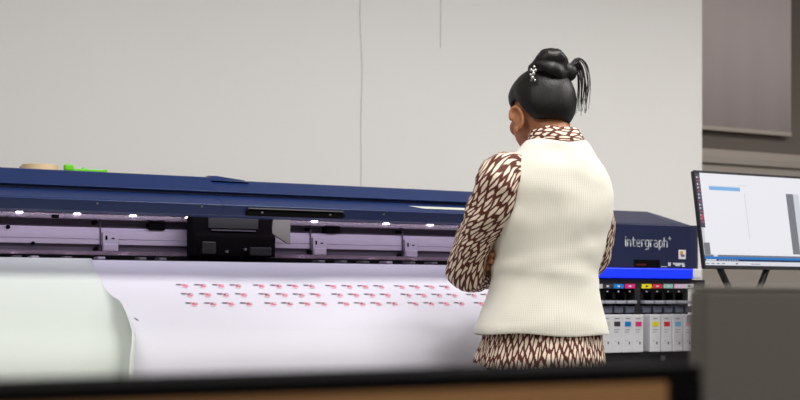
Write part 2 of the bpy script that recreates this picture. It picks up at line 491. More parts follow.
# print carriage
cx0, cx1 = X_(196, 3.56), X_(277, 3.56)
b = bmesh.new()
prism_x(b, [(3.575, H+.135), (3.57, H+.20), (3.60, H+.212), (3.60, H+.276), (3.66, H+.276), (3.66, H+.135)], cx0, cx1)
ca = link('print_carriage', b, M_blackm, parent=pr); bevel(ca, 0.004)
b = bmesh.new(); box(b, cx0+0.05, cx1-0.05, 3.594, 3.601, H+.224, H+.262); link('carriage_panel', b, M_black, parent=ca)
b = bmesh.new(); box(b, cx0+0.06, cx1-0.06, 3.590, 3.601, H+.2155, H+.2195); link('carriage_strip', b, M_alug, parent=ca)
for q in ((cx0+.02, cx0+.065, 3.562, .142, .180), (cx1-.09, cx1-.02, 3.555, .140, .165)):
    b = bmesh.new(); box(b, q[0], q[1], q[2], 3.574, H+q[3], H+q[4]); bevel(link('carriage_block', b, M_black, parent=ca), 0.003)
for dx, dz in ((.10, .150), (.16, .158), (.20, .150)):
    b = bmesh.new(); cyl(b, (cx0+dx, 3.560, H+dz), (cx0+dx, 3.574, H+dz), 0.004, seg=10); link('carriage_screw', b, M_steel, parent=ca)
gx0, gx1 = X_(272, 3.60), X_(291, 3.60)
b = bmesh.new()
prism_y(b, [(gx0, H+.215), (gx0+0.008, H+.27), (gx1, H+.27), (gx1, H+.180), (gx1-0.012, H+.183)], 3.606, 3.62)
tag(link('carriage_bracket', b, M_bracket, parent=ca), 'olive grey angled metal bracket')

# platen and curved front apron
def surf_profile(off, tail, y0=3.565):
    """curve of the apron lifted by off, then hanging down to z = tail"""
    P = catmull([(y0, .1150), (3.53, .1135), (3.50, .0975), (3.35, .0139), (3.2, -.0690), (3.160, -.0950), (3.130, -.1270), (3.108, -.1700), (3.098, -.2300), (3.094, -.32), (3.092, tail)], 6)
    out = []
    for i, (y, z) in enumerate(P):
        a = Vector(P[max(i-1, 0)]); c = Vector(P[min(i+1, len(P)-1)])
        d = (c-a).normalized(); n = Vector((d.y, -d.x))      # points to the viewer and up
        if n.y < 0 and n.x > 0: n = -n
        out.append((y+n.x*off, H+z+n.y*off))
    return out
XAP = X_(565, 3.12)
part_x('front_apron', [p for p in surf_profile(0, -.60) if p[1] > H-.30] + [(3.16, H-.28), (3.20, H-.13), (3.5, H+.04), (3.565, H+.06)], M_alug, IX0, XAP)
part_x('platen', rect(3.53, 3.60, .03, .059), M_alug, IX0, XAP)
part_x('body_shell', rect(3.30, 3.74, -.25, -.09), M_black, IX0, XE0)
part_x('shell_riser', rect(3.60, 3.74, -.09, .06), M_black, IX0, XE0)
# left end housing (outside the frame)
b = bmesh.new(); prism_x(b, [(3.33, H-.25), (3.98, H-.25), (3.98, H+.30), (3.80, H+.355), (3.45, H+.355), (3.33, H+.28)], PX0-0.55, PX0)
bevel(link('end_housing', b, M_navyd, parent=pr), 0.008)

# right end box
EY = 3.35
zt = at(650, 224.5, EY)[1]; zb = at(650, 268, EY)[1]
zt2 = at(630, 211, 3.52)[1]
b = bmesh.new()
xs = [(XE0, 0.0), (X_(647, 3.52), 0.0), (X_(660, 3.52), -0.012), (XE1, -0.05)]
rows = []
for x, dz in xs:
    top = max(zt+0.004, zt2+dz)
    rows.append([b.verts.new(p) for p in ((x, EY, zb), (x, EY, zt), (x, EY+0.004, zt+0.003), (x, 3.52, top), (x, 3.95, top), (x, 3.98, zb))])
for i in range(len(rows)-1):
    for k in range(6): b.faces.new((rows[i][k], rows[i][(k+1) % 6], rows[i+1][(k+1) % 6], rows[i+1][k]))
b.faces.new(rows[0][::-1]); b.faces.new(rows[-1])
eb = link('end_box', b, M_navyd, parent=pr); bevel(eb, 0.003)
b = bmesh.new()
XE2 = XE1+0.058
ol = [(XE1+0.001, EY+0.002), (XE1+0.012, EY+0.003)] + [(XE2-0.03+0.03*math.sin(a_), EY+0.034-0.03*math.cos(a_)) for a_ in [k*PI/16 for k in range(9)]] + [(XE2, 3.95), (XE1+0.001, 3.95)]
lo_ = [b.verts.new((x, y, zb)) for x, y in ol]; hi_ = [b.verts.new((x, y, zt+0.002)) for x, y in ol]
b.faces.new(lo_[::-1]); b.faces.new(hi_)
for i in range(len(ol)): b.faces.new((lo_[i], lo_[(i+1) % len(ol)], hi_[(i+1) % len(ol)], hi_[i]))
sharp(link('end_cap', b, M_navyd, parent=pr), 0.5)

# lettering
GL = {
 'i': ([[(0,0),(0,1)], [(0,1.36),(0,1.42)]], 0.0),
 'n': ([[(0,0),(0,1)], [(0,.72),(.08,.92),(.28,1),(.48,.96),(.6,.82),(.62,.6),(.62,0)]], .62),
 't': ([[(.18,1.36),(.18,.25),(.24,.06),(.42,0),(.5,0)], [(0,1),(.48,1)]], .5),
 'e': ([[(0,.5),(.64,.5),(.64,.72),(.56,.92),(.4,1),(.24,1),(.08,.92),(0,.72),(0,.28),(.08,.08),(.24,0),(.6,0)]], .64),
 'r': ([[(0,0),(0,1)], [(0,.7),(.08,.92),(.24,1),(.4,1)]], .4),
 'g': ([[(.64,0),(.24,0),(.08,.08),(0,.28),(0,.72),(.08,.92),(.24,1),(.64,1),(.64,-.15),(.56,-.34),(.4,-.42),(.06,-.42)]], .64),
 'a': ([[(.06,1),(.42,1),(.58,.92),(.64,.76),(.64,0),(.2,0),(.05,.08),(0,.28),(.05,.48),(.2,.56),(.64,.56)]], .64),
 'p': ([[(0,-.42),(0,1),(.4,1),(.56,.92),(.64,.72),(.64,.28),(.56,.08),(.4,0),(0,0)]], .64),
 'h': ([[(0,0),(0,1.42)], [(0,.72),(.08,.92),(.28,1),(.48,.96),(.6,.82),(.62,.6),(.62,0)]], .62),
}
def stroke(bm, pts, w, y0, y1):
    for (x0, z0), (x1, z1) in zip(pts[:-1], pts[1:]):
        d = Vector((x1-x0, z1-z0))
        if d.length < 1e-6: continue
        n = Vector((-d.y, d.x)).normalized()*w
        prism_y(bm, [(x0+n.x, z0+n.y), (x0-n.x, z0-n.y), (x1-n.x, z1-n.y), (x1+n.x, z1+n.y)], y0, y1)
    for x, z in pts:
        prism_y(bm, [(x+w*math.cos(2*PI*k/10), z+w*math.sin(2*PI*k/10)) for k in range(10)], y0, y1)
word = 'intergraph'
adv = sum(GL[c][1]+0.36 for c in word)-0.36
lx0, lx1 = X_(625.5, EY), X_(667, EY)
lz = at(645, 246.6, EY)[1]
sc = (lx1-lx0)/adv; zsc = 6.3*4.2/F
x = lx0
for c in word:
    b = bmesh.new()
    for st in GL[c][0]:
        stroke(b, [(x+px*sc, lz+pz*zsc) for px, pz in st], 0.0020, EY-0.0016, EY+0.0005)
    x += (GL[c][1]+0.36)*sc
    link('logo_letter', b, M_logo, parent=eb)
b = bmesh.new()
sx, sz = X_(669.5, EY), at(669, 238.5, EY)[1]
stroke(b, [(sx-0.006, sz), (sx+0.006, sz)], 0.0011, EY-0.0016, EY+0.0005)
stroke(b, [(sx, sz-0.006), (sx, sz+0.006)], 0.0011, EY-0.0016, EY+0.0005)
link('logo_star', b, M_logo, parent=eb)
# status display
x0, z0 = at(634, 267.2, EY); x1, z1 = at(659.5, 260, EY)
b = bmesh.new(); box(b, x0, x1, EY-0.002, EY+0.002, z0, z1); ds = link('status_display', b, M_blackm, parent=eb)
M_redd = mat('display_red', (70, 12, 20), 0.4, emit=(60, 6, 14), estr=0.5)
b = bmesh.new(); box(b, x0+0.006, x0+0.05, EY-0.003, EY-0.0021, z0+0.006, z0+0.012); link('display_text', b, M_redd, parent=ds)
# safety stickers
x0, z0 = at(678.5, 259, EY); x1, z1 = at(685.5, 250, EY)
M_orange = mat('sticker_orange', (214, 150, 60), 0.5); M_purple = mat('sticker_purple', (110, 90, 140), 0.5)
b = bmesh.new(); box(b, x0, x1, EY-0.0015, EY+0.001, z0, z1, 0)
w = x1-x0; h = z1-z0
box(b, x0+w*.2, x0+w*.6, EY-0.002, EY-0.0014, z0+h*.45, z0+h*.85, 1); box(b, x0+w*.3, x0+w*.8, EY-0.0022, EY-0.0016, z0+h*.25, z0+h*.5, 2)
link('warning_sticker', b, [M_white, M_orange, M_purple], parent=eb)
for (pa, pb, ya, yb) in ((661, 667, 266.4, 267), (668, 670.5, 262.5, 266), (673, 684, 263, 264.5), (675, 680, 264.5, 266), (682, 684.5, 264.5, 267)):
    x0, z0 = at(pa, yb, EY); x1, z1 = at(pb, ya, EY); b = bmesh.new(); box(b, x0, x1, EY-0.0015, EY+0.001, z0, z1); link('small_sticker', b, M_logo, parent=eb)
# blue light bar
zl0, zl1 = at(650, 278, EY)[1], zb-0.001
b = bmesh.new(); box(b, XE0+0.02, X_(692.5, EY), EY-0.004, EY+0.05, zl0, zl1); bevel(tag(link('light_bar', b, M_ledb, parent=pr), 'glowing blue light bar'), 0.003)
b = bmesh.new(); box(b, X_(692.7, EY), X_(701, EY), EY-0.004, EY+0.05, zl0, zl1); bevel(tag(link('light_bar_end', b, M_white, parent=pr), 'white end piece of the light bar'), 0.003)
b = bmesh.new(); box(b, XE0+0.0, XE2, EY+0.055, 3.95, zl0-0.02, zl1); link('box_base', b, M_bay, parent=pr)

# ink bay
BY = 3.36; CYF = 3.31
ib_x1 = X_(705, BY)
zi0 = at(650, 351.5, BY)[1]
b = bmesh.new()
box(b, XE0+0.0, ib_x1, BY+0.09, 3.74, zi0-0.02, zl0-0.022)
box(b, XE0, ib_x1, BY, BY+0.09, zl0-0.037, zl0-0.004)          # header above the slots
box(b, XE0, ib_x1, BY-0.03, BY+0.09, zi0-0.075, zi0-0.002)      # tray below
xm0, xm1 = X_(634.8, BY), X_(640.5, BY)
box(b, xm0, xm1, BY, BY+0.09, zi0-0.002, zl0-0.037)            # divider between the bays
ib = link('ink_bay', b, M_bay, parent=pr); bevel(ib, 0.002)
chips = [(598, (196, 194, 190)), (607.3, (58, 54, 56)), (618.3, (20, 124, 206)), (629.7, (222, 40, 122)), (646.4, (238, 222, 24)), (657, (206, 44, 60)), (668, (150, 196, 184)), (678.8, (226, 190, 214)), (688.6, (212, 212, 214))]
inks = []
for i, (px, c) in enumerate(chips):
    m = mat('ink_colour_%d' % i, c, 0.4); inks.append(m)
    x, z = at(px, 286.2, BY); b = bmesh.new(); box(b, x-0.021, x+0.021, BY-0.0025, BY+0.001, z-0.0075, z+0.0075, 0)
    box(b, x-0.005, x+0.005, BY-0.003, BY-0.002, z-0.003, z+0.003, 1)
    tag(link('colour_chip', b, [m, M_logo if i not in (4, 8) else M_alug], parent=ib))
    z2 = at(px, 291.5, BY)[1]
    b = bmesh.new(); cyl(b, (x, BY-0.002, z2), (x, BY+0.002, z2), 0.0022, seg=10); link('slot_lamp', b, M_logo, parent=ib)
# latches (two rows) standing in each slot
pit = [607.3, 618.3, 629.7, 646.4, 657, 668, 678.8, 688.6, 597]
for px in pit:
    xl = X_(px+4.5, BY-0.02)
    zA = at(px, 300.5, BY)[1]; zB = at(px, 303.8, BY)[1]; zC = at(px, 313, BY)[1]
    b = bmesh.new()
    box(b, xl-0.020, xl+0.020, BY-0.012, BY+0.06, zB, zA)
    lt = bevel(link('slot_latch', b, M_latch, parent=ib), 0.003)
    b = bmesh.new(); box(b, xl-0.018, xl+0.018, BY+0.0, BY+0.05, at(650, 313.9, CYF)[1]+.003, zB-0.008); bevel(link('slot_flap', b, M_flap, parent=ib), 0.003)
    b = bmesh.new(); box(b, xl-0.005, xl+0.005, BY+0.03, BY+0.07, zA, zA+0.028); link('latch_stem', b, M_black, parent=ib)
x, z = at(662.5, 358, BY-0.03); b = bmesh.new(); box(b, x-0.010, x+0.010, BY-0.034, BY-0.029, z-0.009, z+0.009)
bevel(link('tray_catch', b, M_steel, parent=ib), 0.002)
# stand
for x in (0.05, 2.55):
    b = bmesh.new(); box(b, x-0.04, x+0.04, 3.48, 3.60, 0.10, H-.25); link('stand_leg', b, M_black, parent=pr)
    b = bmesh.new(); box(b, x-0.045, x+0.045, 3.20, 3.95, 0.055, 0.11); ft = bevel(link('stand_foot', b, M_black, parent=pr), 0.006)
    for y in (3.25, 3.9):
        b = bmesh.new(); cyl(b, (x-0.015, y, 0.028), (x+0.015, y, 0.028), 0.028); link('castor', b, M_black, parent=ft)
b = bmesh.new(); box(b, 0.09, 2.51, 3.52, 3.56, 0.16, 0.24); link('stand_beam', b, M_black, parent=pr)
b = bmesh.new(); box(b, XE0, ib_x1, 3.40, 3.74, H-.25, zi0-0.021); link('ink_bay_base', b, M_bay, parent=pr)

# ink cartridges
cart_px = [596, 606.8, 617.1, 627.9, 638.4, 655.4, 666.9, 677.9, 688.7]
names = [None, None, 'plain grey', 'black', 'cyan blue', 'magenta', 'yellow', 'red', 'light blue', 'pale pink']
CYF = 3.31
czb = zi0+0.0005; czt = at(650, 314.5, CYF)[1]
cart = [(606.8, M_white, 'white ink cartridge with a plain label, partly hidden by the cream vest', None),
        (617.1, inks[1], 'white ink cartridge with a black colour square in the left bay', None),
        (627.9, inks[2], 'white ink cartridge with a cyan blue square in the left bay', None),
        (638.4, inks[3], 'white ink cartridge with a magenta square, rightmost in the left bay', None),
        (655.4, inks[4], 'white ink cartridge with a yellow square, first in the right bay', None),
        (666.9, inks[5], 'white ink cartridge with a red square in the right bay', None),
        (677.9, mat('light_cyan', (112, 186, 230), 0.4), 'white ink cartridge with a light blue square in the right bay', None),
        (688.7, mat('light_pink', (238, 160, 190), 0.4), 'white ink cartridge with a pale pink square beside the grey divider', None)]
M_ink_txt = mat('cartridge_print', (120, 122, 130), 0.5)
M_cart = mat('cartridge_white', (222, 223, 228), 0.35)
for px, m, lab, _ in cart:
    x = X_(px, CYF); hw = 0.0222
    e = thing('ink_cartridge', (x, CYF+0.04, czb), lab, 'ink cartridge', 'ink cartridges in the printer bays')
    b = bmesh.new(); box(b, x-hw, x+hw, CYF, BY+0.075, czb, czt)
    bevel(link('cartridge_body', b, M_cart, parent=e), 0.003)
    z = at(px, 324, CYF)[1]
    b = bmesh.new(); box(b, x-0.0125, x+0.0125, CYF-0.0012, CYF+0.0005, z-0.008, z+0.008)
    link('colour_square', b, m if m is not M_white else M_cream, parent=e)
    for dy, w0, w1, hh in ((318.5, -.010, .008, .0012), (329.5, -.012, .010, .0008), (332, -.012, .004, .0008), (341, -.010, -.004, .0008), (343, .003, .009, .0045)):
        z3 = at(px, dy, CYF)[1]; b = bmesh.new(); box(b, x+w0, x+w1, CYF-0.001, CYF+0.0005, z3-hh, z3+hh)
        link('text_line', b, M_ink_txt, parent=e)

# ------------------------------------------------------------------ printed vinyl
def sheet(bm, xs, off, tail, th=0.0008):
    up = surf_profile(off+th, tail); lo = surf_profile(off, tail)
    T = [[bm.verts.new((x, y, z)) for y, z in up] for x in xs]
    B = [[bm.verts.new((x, y, z)) for y, z in lo] for x in xs]
    n = len(up)
    for i in range(len(xs)-1):
        for j in range(n-1):
            bm.faces.new((T[i][j], T[i][j+1], T[i+1][j+1], T[i+1][j])); bm.faces.new((B[i][j], B[i+1][j], B[i+1][j+1], B[i][j+1]))
        bm.faces.new((T[i][0], T[i+1][0], B[i+1][0], B[i][0])); bm.faces.new((T[i][n-1], B[i][n-1], B[i+1][n-1], T[i+1][n-1]))
    for i in (0, len(xs)-1):
        for j in range(n-1): bm.faces.new((T[i][j], B[i][j], B[i][j+1], T[i][j+1]))
PXA, PXB = 0.06, XAP-0.02
pv = thing('printed_vinyl', (1.3, 3.2, 0.35), 'white vinyl with rows of small red and black marks draped over the printer front', 'vinyl print')
b = bmesh.new(); sheet(b, [PXA+(PXB-PXA)*i/12 for i in range(13)], 0.0015, -.60)
link('vinyl_sheet', b, M_vinyl, parent=pv, smooth=True)
# printed marks lie on the straight part of the slope
SL = Vector((-0.30, -0.1668)).normalized()   # (y, z) down-slope
NR = Vector((SL.y, -SL.x))                   # normal (y, z): towards viewer and up
R1 = Vector((3.40, 0.0417+0.0014))
def on_slope(x, s, o=0.0032):
    p = R1 + SL*s + NR*o
    return (x, p.x, H+p.y)
def mark_mesh(kind):
    b = bmesh.new()
    def q_(x0, s0, x1, s1, w, mi, o=.0030):
        d = Vector((x1-x0, s1-s0)); n = Vector((-d.y, d.x)).normalized()*w
        V = []
        for x, s_ in ((x0+n.x, s0+n.y), (x0-n.x, s0-n.y), (x1-n.x, s1-n.y), (x1+n.x, s1+n.y)):
            p = SL*s_ + NR*o; V.append(b.verts.new((x, p.x, p.y)))
        b.faces.new(V).material_index = mi
    for k in range(5):
        xx = .001+k*.0031; q_(xx, .000, xx+(.0016 if k % 2 else 0), .0085, .0009, 0)
    q_(.001, .004, .013, .0055, .0008, 0, .0031)
    q_(.0165, .000, .0275, .0165, .0017, 1, .0031); q_(.0275, .001, .0165, .0155, .0012, 0 if kind else 1, .0032)
    q_(.0285, .004, .0345, .005, .0014, 1); q_(.0285, .0125, .0345, .0135, .0014, 1)
    q_(.0135, .0185, .029, .0215, .0024, 2)
    me = bpy.data.meshes.new('printed_mark'); b.to_mesh(me); b.free()
    for m in (M_inkk, M_inkr, M_inkp): me.materials.append(m)
    return me
MK = [mark_mesh(0), mark_mesh(1)]
gx = X_(176, 3.40)
for g in range(5):
    for row in range(3):
        for c in range(4):
            if g == 4 and (c > 1 or row == 0): continue            # behind the person
            x = gx + g*0.2345 + c*0.0541 + random.uniform(-.001, .001); s_ = row*0.0548 - 0.003
            o = bpy.data.objects.new('printed_mark', MK[(c+row) % 2]); COL.objects.link(o)
            o.parent = pv
            p = R1 + SL*s_
            o.location = Vector((x, p.x, H+p.y)) - pv.location
x = X_(138, 3.2)
b = bmesh.new()
f = [b.verts.new(on_slope(x+dx, s0)) for dx, s0 in ((-.004, .193), (-.001, .193), (.007, .208), (.003, .207))]; b.faces.new(f)
link('dark_fleck', b, M_inkk, parent=pv)

# loose sheet over the left of the print, right edge curling up
lb = bmesh.new()
prof = surf_profile(0.006, -.55)
def ybuild(py, off):   # picks
    pass
edge_px = [(262, 92), (268, 95), (287, 104), (305, 114), (325, 124), (345, 132.5), (353, 133), (372, 131), (420, 128)]
def edge_x(y, z):
    # screen height of this point along the sheet's edge, measured at px 115
    t = (115-400)/F; D = y/(CA-SA*t); py = 300-(z-H)*F/D
    for (y0, p0), (y1, p1) in zip(edge_px[:-1], edge_px[1:]):
        if py <= y1:
            k = max(0, min(1, (py-y0)/(y1-y0))); return p0+(p1-p0)*k, py
    return edge_px[-1][1], py
NS = 40
rows = []
for j, (y, z) in enumerate(prof):
    px, py = edge_x(y, z)
    xr = X_(px, y)
    a = Vector(prof[max(j-1, 0)]); c = Vector(prof[min(j+1, len(prof)-1)])
    d = (c-a).normalized(); n = Vector((d.y, -d.x))
    amt = max(0.0, min(1.0, (py-270)/60.0)); amt = amt*amt*(3-2*amt)
    ang = amt*2.35+0.4*max(0, (py-335)/30 if py < 365 else 1); rad = 0.012+0.022*amt
    arc = rad*ang
    x_start = xr - (rad*math.sin(min(ang, PI/2)) if ang > 0 else 0)
    row = []
    for i in range(NS+1):
        u = i/NS
        if u < 0.6:
            x = 0.10 + (x_start-0.10)*(u/0.6); h = 0.0
        else:
            th = ang*(u-0.6)/0.4
            x = x_start + rad*math.sin(th); h = rad*(1-math.cos(th))
        row.append(lb.verts.new((x, y+n.x*h, z+n.y*h)))
    rows.append(row)
for j in range(len(rows)-1):
    for i in range(NS): lb.faces.new((rows[j][i], rows[j+1][i], rows[j+1][i+1], rows[j][i+1]))
ls = tag(link('loose_sheet', lb, M_vinyl2, smooth=True, origin=(0.5, 3.1, 0.45)), 'plain pale sheet with a curled right edge lying over the left of the printed vinyl', 'sheet')
sm = ls.modifiers.new('thickness', 'SOLIDIFY'); sm.thickness = 0.0008; sm.offset = 0

# ------------------------------------------------------------------ things on the hood
ztop = H+.3627+.003
tx = X_(40, 3.52); tr = thing('tape_roll', (tx, 3.52, ztop), 'flat roll of tan masking tape lying on the navy printer cover', 'tape roll')
def annulus(bm, c, r0, r1, h, seg=40):
    A = []
    for k in range(seg):
        a = 2*PI*k/seg; cs, sn = math.cos(a), math.sin(a)
        A.append([bm.verts.new((c[0]+cs*r, c[1]+sn*r, c[2]+z)) for r, z in ((r0, 0), (r1, 0), (r1, h), (r0, h))])
    for k in range(seg):
        n = A[(k+1) % seg]
        for q in range(4): bm.faces.new((A[k][q], A[k][(q+1) % 4], n[(q+1) % 4], n[q]))
b = bmesh.new(); annulus(b, (tx, 3.52, ztop+.0005), 0.0385, 0.050, 0.018); sharp(link('tape', b, M_tape, parent=tr))
b = bmesh.new(); annulus(b, (tx, 3.52, ztop+.0005), 0.0355, 0.0385, 0.018); sharp(link('core', b, M_core, parent=tr))
b = bmesh.new(); box(b, tx-0.057, tx-0.049, 3.512, 3.515, ztop+.001, ztop+.012); link('tape_end', b, M_core, parent=tr)
gy = 3.47
gx0_, gx1_ = X_(64, gy), X_(104, gy)
gt = thing('hand_tool', (gx0_+0.05, gy, ztop), 'bright green plastic hand tool with a pale blade lying beside the tape roll', 'tool')
b = bmesh.new(); box(b, gx0_, gx0_+0.026, gy-0.012, gy+0.012, ztop+.0005, ztop+.019); bevel(link('tool_head', b, M_green, parent=gt), 0.004)
b = bmesh.new(); box(b, gx0_+0.024, gx1_, gy-0.009, gy+0.009, ztop+.0005, ztop+.0075); bevel(link('handle', b, M_green, parent=gt), 0.002)
b = bmesh.new()
cyl(b, (gx0_+0.056, gy, ztop+.007), (gx0_+0.056, gy, ztop+.013), 0.006, 0.004, seg=14)
link('knob', b, M_green, parent=gt)
b = bmesh.new(); box(b, gx1_-0.004, gx1_+0.008, gy-0.008, gy+0.008, ztop+.0005, ztop+.010); bevel(link('tail_stop', b, M_green, parent=gt), 0.002)
b = bmesh.new(); box(b, gx1_+0.008, X_(142, gy), gy-0.007, gy+0.007, ztop+.0006, ztop+.0032); link('blade', b, M_pale, parent=gt)

# ------------------------------------------------------------------ monitor on a cart
MY = 3.02
mx0 = X_(704, MY); mz0 = at(704, 268.3, MY)[1]
Hm = 0.325; Wm = 0.58; tilt = math.radians(9.5)
cz = 0.90
cartt = thing('equipment_cart', (mx0+0.3, MY+0.03, 0), 'tall grey cart behind the dark divider carrying the lit monitor', 'cart')
b = bmesh.new(); box(b, mx0+0.095, mx0+0.62, MY-0.12, MY+0.20, cz-0.03, cz); bevel(link('cart_top', b, M_desk, parent=cartt), 0.004)
for dx in (0.12, 0.58):
    for dy in (-0.09, 0.17):
        b = bmesh.new(); box(b, mx0+dx-0.015, mx0+dx+0.015, MY+dy-0.015, MY+dy+0.015, 0.055, cz-0.031); lg = link('leg', b, M_steel, parent=cartt)
        b = bmesh.new(); cyl(b, (mx0+dx-0.012, MY+dy, 0.0275), (mx0+dx+0.012, MY+dy, 0.0275), 0.0275); link('castor', b, M_black, parent=lg)
b = bmesh.new(); box(b, mx0+0.106, mx0+0.594, MY-0.104, MY+0.184, 0.30, 0.32); link('shelf', b, M_desk, parent=cartt)
mo = thing('monitor', (mx0+Wm/2, MY, cz), 'black monitor with a lit white document window, right of the printer', 'monitor')
def tl(x, h, o):   # panel coordinates: h up the panel, o out of the panel towards the viewer
    return (mx0+x, MY + h*math.sin(tilt) - o*math.cos(tilt), mz0 + h*math.cos(tilt) + o*math.sin(tilt))
def tbox(bm, x0, x1, h0, h1, o0, o1, mi=0):
    vs = [bm.verts.new(tl(x, h, o)) for x, h, o in ((x0,h0,o0),(x1,h0,o0),(x1,h1,o0),(x0,h1,o0),(x0,h0,o1),(x1,h0,o1),(x1,h1,o1),(x0,h1,o1))]
    for q in ((0,3,2,1),(4,5,6,7),(0,1,5,4),(1,2,6,5),(2,3,7,6),(3,0,4,7)):
        bm.faces.new([vs[i] for i in q]).material_index = mi
b = bmesh.new(); tbox(b, 0, Wm, 0, Hm, -0.014, 0.0); bevel(link('casing', b, M_case, parent=mo), 0.004)
b = bmesh.new(); tbox(b, 0.0, Wm, 0.0, 0.010, 0.0, 0.004); tbox(b, 0, 0.005, 0.010, Hm, 0, 0.004); tbox(b, Wm-0.007, Wm, 0.010, Hm, 0, 0.004); tbox(b, 0.007, Wm-0.007, Hm-0.007, Hm, 0, 0.004)
link('bezel', b, M_case, parent=mo)
def em(name, c, s=1.0): return mat(name, (10, 10, 12), 0.3, emit=c, estr=s)
E = [em('screen_white', (232, 232, 238)), em('screen_toolbar', (72, 62, 88)), em('screen_blue', (122, 176, 226)), em('screen_grey', (120, 120, 128)),
     em('screen_task', (38, 116, 190)), em('screen_dark', (34, 44, 76)), em('screen_light', (214, 216, 226)), em('screen_red', (176, 66, 96)), em('screen_pale', (205, 207, 216))]
b = bmesh.new()
def scr(x0, x1, h0, h1, mi, o=0.001): tbox(b, x0, x1, h0, h1, 0.0005, o, mi)
SW = Wm-0.007
scr(0.007, SW, 0.010, Hm-0.007, 0)
scr(0.007, SW, 0.0105, 0.024, 6, .0014)                      # status strip
scr(0.007, SW, 0.0245, 0.031, 5, .0014); scr(0.012, 0.055, 0.0255, 0.030, 6, .0018)
for k in range(8): scr(0.065+k*0.011, 0.070+k*0.011, 0.0265, 0.0295, 8, .0018)
scr(0.007, SW, 0.031, 0.0395, 4, .0014)
scr(0.007, SW, 0.0395, 0.0455, 3, .0014); scr(0.045, 0.062, 0.0395, 0.0455, 6, .0018)
scr(0.007, 0.024, 0.135, Hm-0.007, 1, .0014)                # tool column
for k in range(14): scr(0.009, 0.0135, 0.150+k*0.0115, 0.156+k*0.0115, 8 if k % 3 else 7, .0018); scr(0.0165, 0.021, 0.150+k*0.0115, 0.156+k*0.0115, 3, .0018)
scr(0.0105, 0.022, 0.160, 0.178, 7, .0019)
scr(0.009, 0.034, 0.046, 0.085, 3, .0014); scr(0.007, 0.018, 0.085, 0.135, 8, .0014)
scr(0.058, 0.190, 0.262, 0.274, 2, .0014); scr(0.058, 0.190, 0.2745, 0.277, 8, .0014)
scr(0.185, 0.225, 0.281, 0.283, 8, .0014); scr(0.206, 0.2085, 0.10, 0.255, 8, .0014)
scr(0.392, 0.424, 0.052, 0.262, 3, .0014); scr(0.424, 0.45, 0.052, 0.262, 8, .0012)
for k in range(4): scr(0.01+k*0.022, 0.022+k*0.022, 0.0145, 0.0175, 3, .0018)
scr(0.20, 0.24, 0.0150, 0.0172, 3, .0018); scr(0.135, 0.143, 0.0145, 0.0185, 5, .0018)
link('screen', b, E, parent=mo)
# V shaped stand
xc = mx0+0.20
def vrod(bm, a, c, r=0.011): cyl(bm, a, c, r, seg=12)
for xa_, xb_ in ((0.075, 0.165), (0.31, 0.215)):
    b = bmesh.new(); vrod(b, (mx0+xa_, MY+0.03, mz0+0.03), (mx0+xb_, MY+0.02, cz+0.014)); link('stand_arm', b, M_case, parent=mo)
b = bmesh.new(); box(b, mx0+0.105, mx0+0.275, MY-0.05, MY+0.11, cz+0.0005, cz+0.014); bevel(link('stand_base', b, M_case, parent=mo), 0.005)
b = bmesh.new(); box(b, mx0+0.06, mx0+0.32, MY+0.018, MY+0.045, mz0+0.02, mz0+0.10); bevel(link('stand_plate', b, M_case, parent=mo), 0.004)

# ------------------------------------------------------------------ foreground
ct = thing('counter', (0.1, 0.95, 0), 'black framed wooden counter running blurred along the bottom foreground', 'counter')
cxr = X_(702, 0.9); cxl = -0.9
b = bmesh.new(); box(b, cxl, cxr, 0.90, 1.0, H-.0768, H-.0628); bevel(link('top_rail', b, M_blackm, parent=ct), 0.002)
for x0, x1 in ((cxl, cxl+0.045), (X_(668, 0.9), cxr)):
    b = bmesh.new(); box(b, x0, x1, 0.90, 0.94, 0.0, H-.0769); link('post', b, M_blackm, parent=ct)
    b = bmesh.new(); box(b, x0, x1, 0.9405, 1.06, 0.0, 0.03); link('foot', b, M_blackm, parent=ct)
b = bmesh.new(); box(b, cxl+0.0455, X_(668, 0.9)-0.0005, 0.9002, 0.928, 0.08, H-.0770); link('wood_panel', b, M_wood, parent=ct)
DY = 1.25
dx0 = X_(705, DY); dzt = at(700, 285.5, DY)[1]
dv = thing('desk_divider', (dx0+0.4, DY+0.02, 0), 'dark grey free standing divider panel blurred in the right foreground', 'divider')
b = bmesh.new(); box(b, dx0, dx0+0.9, DY, DY+0.035, 0.04, dzt-0.006); bevel(link('panel', b, M_divid, parent=dv), 0.006)
b = bmesh.new(); box(b, dx0, dx0+0.9, DY-0.001, DY+0.036, dzt-0.0058, dzt); bevel(link('top_trim', b, M_divtop, parent=dv), 0.002)
for x in (dx0+0.05, dx0+0.85):
    b = bmesh.new(); box(b, x-0.02, x+0.02, DY-0.14, DY+0.175, 0, 0.039); bevel(link('foot', b, M_black, parent=dv), 0.004)

# ------------------------------------------------------------------ person
Dp = 3.40; tp = (543-400)/F
pe = thing('person', (Dp*(SA+CA*tp), Dp*(CA-SA*tp), 0), 'person in cream knitted vest and rust dashed blouse, arms folded, looking down at the print', 'person', rz=math.radians(-6))
def plink(name, b, m, smooth=True, parent=pe): return link(name, b, m, parent=parent, smooth=smooth, local=True)

